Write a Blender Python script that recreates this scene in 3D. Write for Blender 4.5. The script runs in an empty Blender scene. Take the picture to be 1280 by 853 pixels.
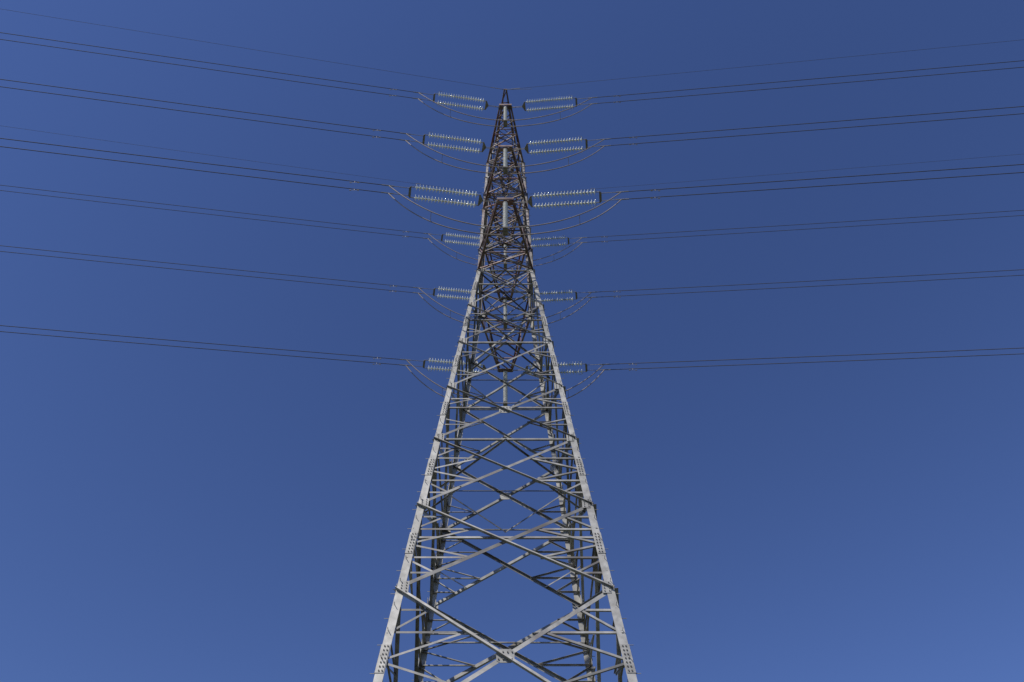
import bpy, math, random
from mathutils import Vector as V, Matrix
random.seed(4)
S=bpy.context.scene
S.view_settings.view_transform='Standard'; S.view_settings.look='None'; S.view_settings.exposure=0
CAMH=1.6; TY=21.4
# ---------------- materials
def mat(name,c1,c2,metal,rough,scale=3.0,c3=None,bump=0.0,isl=0.0):
    m=bpy.data.materials.new(name); m.use_nodes=True; nt=m.node_tree; b=nt.nodes['Principled BSDF']
    tc=nt.nodes.new('ShaderNodeTexCoord'); n=nt.nodes.new('ShaderNodeTexNoise'); n.inputs['Scale'].default_value=scale; n.inputs['Detail'].default_value=8
    nt.links.new(tc.outputs['Object'],n.inputs['Vector'])
    r=nt.nodes.new('ShaderNodeValToRGB'); r.color_ramp.elements[0].position=.35; r.color_ramp.elements[1].position=.68
    r.color_ramp.elements[0].color=(*c1,1); r.color_ramp.elements[1].color=(*c2,1)
    nt.links.new(n.outputs['Fac'],r.inputs['Fac']); out=r.outputs['Color']
    if c3:
        n2=nt.nodes.new('ShaderNodeTexNoise'); n2.inputs['Scale'].default_value=.9; n2.inputs['Detail'].default_value=5
        nt.links.new(tc.outputs['Object'],n2.inputs['Vector'])
        r2=nt.nodes.new('ShaderNodeValToRGB'); r2.color_ramp.elements[0].position=.5; r2.color_ramp.elements[1].position=.72
        nt.links.new(n2.outputs['Fac'],r2.inputs['Fac'])
        mx=nt.nodes.new('ShaderNodeMixRGB'); nt.links.new(r2.outputs['Color'],mx.inputs[0]); nt.links.new(out,mx.inputs[1]); mx.inputs[2].default_value=(*c3,1); out=mx.outputs[0]
    if isl:
        ge=nt.nodes.new('ShaderNodeNewGeometry'); mr=nt.nodes.new('ShaderNodeMapRange'); mr.inputs['To Min'].default_value=1-isl; mr.inputs['To Max'].default_value=1+isl*.45
        nt.links.new(ge.outputs['Random Per Island'],mr.inputs['Value'])
        hs=nt.nodes.new('ShaderNodeHueSaturation'); nt.links.new(out,hs.inputs['Color']); nt.links.new(mr.outputs[0],hs.inputs['Value']); out=hs.outputs[0]
    nt.links.new(out,b.inputs['Base Color']); b.inputs['Metallic'].default_value=metal; b.inputs['Roughness'].default_value=rough
    if bump:
        bp=nt.nodes.new('ShaderNodeBump'); bp.inputs['Strength'].default_value=bump; nt.links.new(n.outputs['Fac'],bp.inputs['Height']); nt.links.new(bp.outputs['Normal'],b.inputs['Normal'])
    return m
M_leg=mat('galvanised_steel_legs',(.27,.265,.25),(.44,.43,.405),.1,.5,4,(.25,.235,.215),isl=.15)
M_br=mat('galvanised_steel_bracing',(.21,.205,.195),(.38,.37,.35),.1,.5,3,(.15,.13,.118),isl=.5)
M_up=mat('dull_steel_upper_lattice',(.19,.17,.16),(.36,.33,.31),.1,.55,3,(.17,.10,.09),isl=.5)
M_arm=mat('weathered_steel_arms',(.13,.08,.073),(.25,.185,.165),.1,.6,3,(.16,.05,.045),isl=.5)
M_bolt=mat('bolt_steel',(.06,.06,.06),(.13,.12,.11),.3,.6,20)
M_glass=mat('insulator_glass',(.62,.67,.64),(.78,.81,.78),0,.12,6,isl=.2)
M_white=mat('post_insulator_silicone',(.50,.51,.50),(.62,.62,.60),0,.45,5)
M_fit=mat('galvanised_fittings',(.17,.165,.16),(.30,.29,.28),.2,.5,12)
M_wire=mat('aluminium_conductor',(.05,.046,.042),(.085,.078,.07),0,.8,2)
M_jump=mat('jumper_conductor',(.24,.20,.175),(.34,.29,.26),.2,.6,2)
M_conc=mat('concrete',(.25,.24,.22),(.38,.36,.33),0,.9,5,bump=.3)
M_grass=mat('grass',(.035,.05,.018),(.085,.095,.04),0,.95,1.5,(.11,.095,.055),bump=.5)
# ---------------- tower empty
T=bpy.data.objects.new('transmission_tower',None); S.collection.objects.link(T); T.location=(0,TY,0)
class MB:
    def __init__(s): s.v=[]; s.f=[]
    def prism(s,p,q,prof,u,n):
        k=len(prof); b=len(s.v)
        for c in (p,q):
            for (i,j) in prof: s.v.append(c+u*i+n*j)
        for i in range(k):
            j=(i+1)%k; s.f.append((b+i,b+j,b+k+j,b+k+i))
        s.f.append(tuple(b+i for i in range(k))[::-1]); s.f.append(tuple(b+k+i for i in range(k)))
    def angle(s,p,q,w,n,off=0.0,sgn=-1,flip=1,t=None):
        t=t or max(.007,w*.09); d=(q-p).normalized(); n=(n-d*n.dot(d)).normalized(); u=d.cross(n)*flip
        o=n*off - u*(w*.5); m=n*sgn
        s.prism(p+o,q+o,[(0,0),(w,0),(w,t),(t,t),(t,w),(0,w)],u,m)
    def lcorner(s,p,q,w,u,v,t):
        s.prism(p,q,[(0,0),(w,0),(w,t),(t,t),(t,w),(0,w)],u,v)
    def plate(s,c,ux,uy,n,a,b,t):
        ux=ux.normalized(); n=n.normalized(); uy=n.cross(ux)
        s.prism(c-n*t/2,c+n*t/2,[(-a,-b),(a,-b),(a,b),(-a,b)],ux,uy)
    def poly(s,c,ux,n,pts,t):
        uy=n.cross(ux).normalized(); s.prism(c-n*t/2,c+n*t/2,pts,ux.normalized(),uy)
    def rod(s,p,q,r,k=6):
        d=(q-p).normalized(); u=d.orthogonal().normalized(); n=d.cross(u)
        s.prism(p,q,[(r*math.cos(2*math.pi*i/k),r*math.sin(2*math.pi*i/k)) for i in range(k)],u,n)
    def lathe(s,p,d,prof,k=14):
        d=d.normalized(); u=d.orthogonal().normalized(); n=d.cross(u); b=len(s.v)
        for (h,r) in prof:
            for i in range(k):
                a=2*math.pi*i/k; s.v.append(p+d*h+u*(r*math.cos(a))+n*(r*math.sin(a)))
        for m in range(len(prof)-1):
            for i in range(k):
                j=(i+1)%k; s.f.append((b+m*k+i,b+m*k+j,b+(m+1)*k+j,b+(m+1)*k+i))
    def make(s,name,m,parent=T,smooth=False):
        me=bpy.data.meshes.new(name); me.from_pydata([tuple(x) for x in s.v],[],s.f); me.materials.append(m)
        import bmesh
        bm=bmesh.new(); bm.from_mesh(me); bmesh.ops.recalc_face_normals(bm,faces=bm.faces); bm.to_mesh(me); bm.free()
        if smooth:
            for p in me.polygons: p.use_smooth=True
        o=bpy.data.objects.new(name,me); S.collection.objects.link(o); o.parent=parent
        return o
def w(z):
    zr=z-CAMH
    if zr<=33.9: return 3.37-.079*(zr-10.1)
    if zr<=48.9: return 1.49+(1.30-1.49)*(zr-33.9)/15
    return 1.30+(0.62-1.30)*(zr-48.9)/6.9
Z=lambda zr: zr+CAMH
def P(sx,sy,z): a=w(z); return V((sx*a,sy*a,z))
low=[Z(x) for x in (-1.6,3.3,8.3,13.0,16.4,19.8,23.1,26.6,30.0,33.9)]
up=[Z(x) for x in (33.9,36.2,38.8,41.4,43.7,46.3,48.9,51.2,53.5,55.8)]
faces=[((-1,-1),(1,-1),V((0,-1,0))),((1,-1),(1,1),V((1,0,0))),((1,1),(-1,1),V((0,1,0))),((-1,1),(-1,-1),V((-1,0,0)))]
legs=MB(); br=MB(); red=MB(); upb=MB(); gus=MB(); bolt=MB()
allz=low+up[1:]
for sx in(-1,1):
    for sy in(-1,1):
        for i in range(len(allz)-1):
            a,b=allz[i],allz[i+1]
            s=.235 if a<Z(19) else .20 if a<Z(33) else .14 if a<Z(48) else .11
            (legs if a<Z(33.8) else upb).lcorner(P(sx,sy,a),P(sx,sy,b),s,V((-sx,0,0)),V((0,-sy,0)),.022)
        for z in [Z(x) for x in (0.9,5.9,10.7,14.7,18.2,21.6,25.0,28.4,32)]:
            L=.42; p,q=P(sx,sy,z-L),P(sx,sy,z+L)
            o=V((sx,sy,0))*.016
            legs.lcorner(p+o,q+o,.23 if z<Z(19) else .19,V((-sx,0,0)),V((0,-sy,0)),.013)
            for k in range(7):
                c=P(sx,sy,z-L+.06+k*.12)
                for off in (.08,.165):
                    bolt.rod(c+V((-sx*off,sy*.014,0)),c+V((-sx*off,sy*.042,0)),.020)
                    bolt.rod(c+V((sx*.014,-sy*off,0)),c+V((sx*.042,-sy*off,0)),.020)
        z=3.5; k=0
        while z<Z(53):
            c=P(sx,sy,z)
            if k%2: legs.rod(c+V((-sx*.06,sy*.0,0)),c+V((-sx*.06,sy*.15,0)),.010,5)
            else: legs.rod(c+V((0,-sy*.06,0)),c+V((sx*.15,-sy*.06,0)),.010,5)
            z+=.42; k+=1
for fi,(A,B,n) in enumerate(faces):
    ax=V((B[0]-A[0],B[1]-A[1],0)).normalized()
    for i in range(len(low)-1):
        a,b=low[i],low[i+1]
        s=.115 if i<4 else .10 if i<6 else .085
        a0,b0,a1,b1=P(*A,a),P(*B,a),P(*A,b),P(*B,b)
        br.angle(a0,b1,s,n,off=-.026,sgn=-1)
        br.angle(b0,a1,s,n,off=.003,sgn=1,flip=1)
        t=w(a)/(w(a)+w(b)); c=a0.lerp(b1,t)
        g=.24 if i in (2,5) else .09
        gus.poly(c+n*(-.012),ax,n,[(-g,-g*.55),(-g*.6,-g*.8),(g*.6,-g*.8),(g,-g*.55),(g,g*.55),(g*.6,g*.8),(-g*.6,g*.8),(-g,g*.55)],.022)
        if g>.2:
            for bx in (-.18,-.06,.06,.18):
                for by in (-.1,.1): bolt.rod(c+ax*bx+V((0,0,by)),c+ax*bx+V((0,0,by))+n*.03,.02)
        for (pt,sg) in ((a1,1),(b1,-1)):
            gus.plate(pt+ax*sg*.22+n*(.0265),ax,None,n,.13,.20,.010)
            for bx in (.14,.28):
                for by in (-.14,-.04,.05,.14): 
                    q=pt+ax*sg*bx+V((0,0,by)); bolt.rod(q+n*.03,q+n*.055,.018)
        rs=.06 if i<5 else .05
        if i<8:
            for (l0,l1) in ((a0,a1),(b0,b1)):
                for (dend,lend) in ((l0,l0),(l1,l1)):
                    for f in ((.33,.66) if i<5 else (.5,)):
                        d1=dend.lerp(c,f)
                        k=(d1.z-l0.z)/(l1.z-l0.z); lp=l0.lerp(l1,k)
                        red.angle(lp,d1,rs,n,off=-.055)
                        k2=k+((.5-k)*.5 if f<.6 else (.5-k)); lp2=l0.lerp(l1,k2)
                        red.angle(lp2,d1,rs,n,off=-.045)
        if (fi%2==0 and i in (1,3,5,7,8)) or (fi%2==1):
            hz=c.z+.22
            red.angle(P(*A,hz),P(*B,hz),.065 if i<5 else .055,n,off=-.07,flip=-1)
        if i in (4,6,8):
            br.angle(a1,b1,.07,n,off=-.05,flip=-1)
        if i in (2,4):
            nB=[f for f in faces if f[0]==B][0]
            q1=b0.lerp(a1,.25); q2=P(*nB[0],a).lerp(P(*nB[1],b),.25)
            red.angle(q1,q2,.05,V((0,0,1)),off=-.02)
    for i in range(len(up)-1):
        a,b=up[i],up[i+1]; s=.07
        a0,b0,a1,b1=P(*A,a),P(*B,a),P(*A,b),P(*B,b)
        upb.angle(a0,b1,s,n,off=-.026); upb.angle(b0,a1,s,n,off=.003,sgn=1)
        if i%3==2 or i%3==0: upb.angle(a1,b1,s,n,off=-.04)
        for pt,sg in((a1,1),(b1,-1)): gus.plate(pt+ax*sg*.12+n*.025,ax,None,n,.08,.10,.008)
for z in [low[3],low[5],low[7],low[9],up[3],up[6]]:
    m=br if z<Z(30) else upb; k=V((0,0,1))
    c=[P(sx,sy,z-.05) for sx,sy in((-1,-1),(1,-1),(1,1),(-1,1))]
    mid=[(c[i]+c[(i+1)%4])/2 for i in range(4)]
    if z>Z(18):
        for i in range(4): m.angle(mid[i],mid[(i+1)%4],.06,k,off=-.02*(i%2))
    if z>Z(30):
        m.angle(c[0],c[2],.06,k,off=-.05); m.angle(c[1],c[3],.06,k,off=-.07)
ft=MB()
for sx in(-1,1):
    for sy in(-1,1):
        c=P(sx,sy,0); ft.prism(V((c.x,c.y,-.4)),V((c.x,c.y,.45)),[(-.6,-.6),(.6,-.6),(.6,.6),(-.6,.6)],V((1,0,0)),V((0,1,0)))
# ---------------- arms
arms=MB(); fit=MB()
TIP=.40
levels=[(Z(33.9),5.5,2.3),(Z(41.4),5.33,2.3),(Z(48.9),5.31,2.3)]
def arm(sy,z,L,h,tip,rise=0,top_tip=.32):
    wb=w(z); wt=w(z+h)
    tipb=[V((s*tip,sy*L,z+rise)) for s in(-1,1)]; tipt=[V((s*tip,sy*(L-.05),z+rise+top_tip)) for s in(-1,1)]
    rb=[V((s*wb,sy*wb,z)) for s in(-1,1)]; rt=[V((s*wt,sy*wt,z+h)) for s in(-1,1)]
    dn=V((0,0,-1)); 
    N=4
    for k,s in enumerate((-1,1)):
        o=V((s,0,0))
        arms.lcorner(rb[k],tipb[k],.11,V((-s,0,0)),V((0,0,1)),.012)
        arms.lcorner(rt[k],tipt[k],.09,V((-s,0,0)),V((0,0,-1)),.010)
        for i in range(N):
            f0,f1=i/N,(i+1)/N
            b0,b1=rb[k].lerp(tipb[k],f0),rb[k].lerp(tipb[k],f1); t0,t1=rt[k].lerp(tipt[k],f0),rt[k].lerp(tipt[k],f1)
            if i%2: arms.angle(b0,t1,.05,o,off=.003)
            else: arms.angle(t0,b1,.05,o,off=.003)
            arms.angle(b1,t1,.05,o,off=-.02)
    for i in range(N):
        f0,f1=i/N,(i+1)/N
        a0,a1=rb[0].lerp(tipb[0],f0),rb[0].lerp(tipb[0],f1); b0,b1=rb[1].lerp(tipb[1],f0),rb[1].lerp(tipb[1],f1)
        arms.angle(a0,b1,.055,dn,off=.003)
        if i<2: arms.angle(b0,a1,.055,dn,off=-.015)
        arms.angle(a1,b1,.055,dn,off=-.03)
        arms.angle(rt[1].lerp(tipt[1],f0) if i%2==0 else rt[0].lerp(tipt[0],f0),rt[0].lerp(tipt[0],f1) if i%2==0 else rt[1].lerp(tipt[1],f1),.05,-dn,off=.003)
    c=V((0,sy*L,z+rise))
    if not rise:
        arms.plate(c+V((0,sy*.02,top_tip*.5)),V((1,0,0)),None,V((0,1,0)),tip+.02,.08,.02)
        arms.plate(c+V((0,-sy*.16,-.01)),V((1,0,0)),None,V((0,0,1)),tip+.06,.12,.018)
    return c
# ---------------- insulators
disc=[(0,.04),(.01,.055),(.055,.058),(.062,.08),(.080,.142),(.092,.165),(.101,.162),(.094,.115),(.104,.10),(.094,.075),(.102,.026),(.163,.022)]
NP=19; PITCH=.163; SL=NP*PITCH
sb=MB()
for i in range(NP): sb.lathe(V((0,0,i*PITCH)),V((0,0,1)),disc,14)
pb=MB(); pprof=[(0,.05),(.08,.05)]
h=.08
while h<2.75: pprof+=[(h,.085),(h+.012,.125),(h+.022,.125),(h+.036,.085)]; h+=.062
pprof+=[(h,.05),(h+.12,.05)]
pb.lathe(V((0,0,0)),V((0,0,-1)),pprof,14); POSTL=h+.12
def place(mb,name,m,loc,d,first):
    q=V((0,0,1)).rotation_difference(d)
    if first[0] is None:
        o=mb.make(name,m,smooth=True); first[0]=o.data
    else:
        o=bpy.data.objects.new(name,first[0]); S.collection.objects.link(o); o.parent=T
    o.rotation_mode='QUATERNION'; o.rotation_quaternion=q; o.location=loc
fs=[None]; fp=[None]
AL,AR,B0=.17,.112,.085
def curve(name,ptlists,r,m,parent=None):
    cu=bpy.data.curves.new(name,'CURVE'); cu.dimensions='3D'; cu.bevel_depth=r; cu.bevel_resolution=1
    for pts in ptlists:
        sp=cu.splines.new('POLY'); sp.points.add(len(pts)-1)
        for i,p in enumerate(pts): sp.points[i].co=(*p,1)
    cu.materials.append(m); o=bpy.data.objects.new(name,cu); S.collection.objects.link(o)
    if parent: o.parent=parent
    return o
clamps=MB()
OFF=V((0,TY,0))
def wirepts(start,sx,a,b,span=330):
    pts=[]; x=0
    while x<=span:
        pts.append(start+V((sx*x,-a*x,-b*x+b*x*x/span)))
        x+=4 if x<80 else 12
    return pts
SP=.28; S0=1.42
for (z,L,hh) in levels:
    for sy in(-1,1):
        c=arm(sy,z,L,hh,TIP)
        ends={}
        for sx,a in((-1,AL),(1,AR)):
            D=V((sx,-a,-B0)); Dn=D.normalized(); side=V((a,sx,0)).normalized(); upn=Dn.cross(side)
            at=c+V((0,-sy*.16,-.05))
            X=lambda t:at+D*t
            fit.rod(X(TIP),X(TIP+.3),.028); fit.rod(X(TIP+.27)+side*.03,X(1.15)+side*.03,.014); fit.rod(X(TIP+.27)-side*.03,X(1.15)-side*.03,.014)
            fit.poly(X(S0-.14),Dn,upn,[(-.16,-.04),(-.16,.04),(.0,SP+.03),(.06,SP+.03),(.06,-SP-.03),(.0,-SP-.03)],.02)
            for s in(-1,1):
                place(sb,'insulator_string',M_glass,X(S0)+side*SP*s,Dn,fs)
                fit.rod(X(S0-.1)+side*SP*s,X(S0+.02)+side*SP*s,.022)
                fit.rod(X(S0+SL-.05)+side*SP*s,X(S0+SL+.12)+side*SP*s,.022)
                fit.rod(X(S0+SL)+side*SP*s,X(S0+SL-.1)+side*(SP+.2)*s,.008); fit.rod(X(S0+SL-.1)+side*(SP+.2)*s,X(S0+SL-.3)+side*(SP+.22)*s,.008)
            E=S0+SL+.16
            fit.poly(X(E),Dn,upn,[(-.05,-SP-.03),(-.05,SP+.03),(0,SP+.03),(.07,.22),(.07,-.22),(0,-SP-.03)],.02)
            ws=[]
            for s in(-1,1):
                fit.rod(X(E+.05)+side*.2*s,X(5.5)+side*.2*s,.016)
                clamps.rod(X(5.45)+side*.2*s,X(6.05)+side*.2*s,.03,8)
                st=X(6.0)+side*.2*s; ws.append(wirepts(st+OFF,sx,a,B0))
                js0=X(5.7)+side*.2*s; ends.setdefault(s*sx,{})[sx]=js0
                pd=ws[-1][0]-OFF+D*1.3
                fit.rod(pd+V((0,0,.03)),pd-V((0,0,.12)),.014); fit.rod(pd-V((.2,0,.12)),pd+V((.2,0,-.12)),.007)
                for e in(-1,1): fit.lathe(pd+V((e*.14,0,-.12)),V((e,0,0)),[(0,.01),(0,.026),(.09,.026),(.09,.01)],8)
            wo=curve('power_line_conductor',ws,.020,M_wire)
            sp=MB()
            for k in (13,21,29):
                if k<len(ws[0]): sp.rod(ws[0][k],ws[1][k],.014)
            sp.make('spacer',M_fit,parent=wo)
        pt=c+V((0,-sy*.12,-.08)); place(pb,'post_insulator',M_white,pt,V((0,0,1)),fp)
        fit.rod(pt+V((0,0,.2)),pt,.05)
        bz=pt.z-POSTL-.12
        fit.rod(V((pt.x,pt.y,bz+.14)),V((pt.x,pt.y,bz)),.035); fit.plate(V((pt.x,pt.y,bz)),V((1,0,0)),None,V((0,0,1)),.12,.24,.03)
        js=[]
        for s in(-1,1):
            pts=[]; e0=ends[s][-1]; e1=ends[s][1]
            mid=V((0,pt.y+s*.2,bz-.03))
            n=26
            for i in range(n+1):
                t=1-i/n
                pts.append(V((e0.x*t, mid.y+(e0.y-mid.y)*t**1.5, mid.z+(e0.z-mid.z)*t**(2.9+.35*s))))
            for i in range(1,n+1):
                t=i/n; pts.append(V((e1.x*t, mid.y+(e1.y-mid.y)*t**1.5, mid.z+(e1.z-mid.z)*t**(2.9+.35*s))))
            js.append(pts)
        curve('jumper_cable',js,.027,M_jump,T)
        for k in (10,42): fit.rod(js[0][k],js[1][k],.012)
for sy in(-1,1):
    c=arm(sy,Z(54.0),4.3,1.7,.12,rise=1.6,top_tip=.12)
    for sx,a in((-1,.175),(1,.112)):
        D=V((sx,-a,-.05)); at=c+V((0,0,-.05))
        fit.rod(at,at+D*.5,.02); clamps.rod(at+D*.5,at+D*1.1,.022,6)
        curve('earth_wire',[wirepts(at+D*1.1+OFF,sx,a,.06)],.010,M_wire)
    fit.rod(c+V((.2,0,.02)),c+V((2.0,0,.12)),.014)
legs.make('main_legs',M_leg); br.make('diagonal_bracing',M_br); red.make('secondary_bracing',M_br); upb.make('upper_lattice',M_up)
gus.make('gusset_plates',M_leg); bolt.make('bolts',M_bolt); ft.make('concrete_footings',M_conc); arms.make('cross_arms',M_arm)
fit.make('line_fittings',M_fit); clamps.make('dead_end_clamps',M_fit)
# ---------------- ground
me=bpy.data.meshes.new('ground'); R=4000; me.from_pydata([(-R,-R,0),(R,-R,0),(R,R,0),(-R,R,0)],[],[(0,1,2,3)]); me.materials.append(M_grass)
g=bpy.data.objects.new('ground',me); S.collection.objects.link(g)
# ---------------- light
EL,AZ=math.radians(44),math.radians(216)
sd=V((math.sin(AZ)*math.cos(EL),math.cos(AZ)*math.cos(EL),math.sin(EL)))
sl=bpy.data.lights.new('sun','SUN'); sl.energy=4.4; sl.angle=math.radians(.5); sl.color=(1,.95,.86)
so=bpy.data.objects.new('sun',sl); S.collection.objects.link(so); so.rotation_mode='QUATERNION'; so.rotation_quaternion=V((0,0,1)).rotation_difference(sd)
W=bpy.data.worlds.new('World'); S.world=W; W.use_nodes=True; nt=W.node_tree
bg=nt.nodes['Background']; sk=nt.nodes.new('ShaderNodeTexSky'); sk.sky_type='NISHITA'; sk.sun_disc=False
sk.sun_elevation=EL; sk.sun_rotation=AZ; sk.air_density=1.0; sk.dust_density=.15; sk.ozone_density=2.0
mx=nt.nodes.new('ShaderNodeMixRGB'); mx.blend_type='MULTIPLY'; mx.inputs[0].default_value=1; mx.inputs[2].default_value=(.78,.89,1.36,1)
nt.links.new(sk.outputs[0],mx.inputs[1]); nt.links.new(mx.outputs[0],bg.inputs[0]); bg.inputs[1].default_value=.08
# ---------------- camera
cd=bpy.data.cameras.new('camera'); cam=bpy.data.objects.new('camera',cd); S.collection.objects.link(cam); S.camera=cam
cd.sensor_width=36; cd.lens=918/1280*36; cd.clip_end=10000; cd.shift_x=.0065
cam.location=(0,0,CAMH); cam.rotation_euler=(math.radians(90+54),0,0)
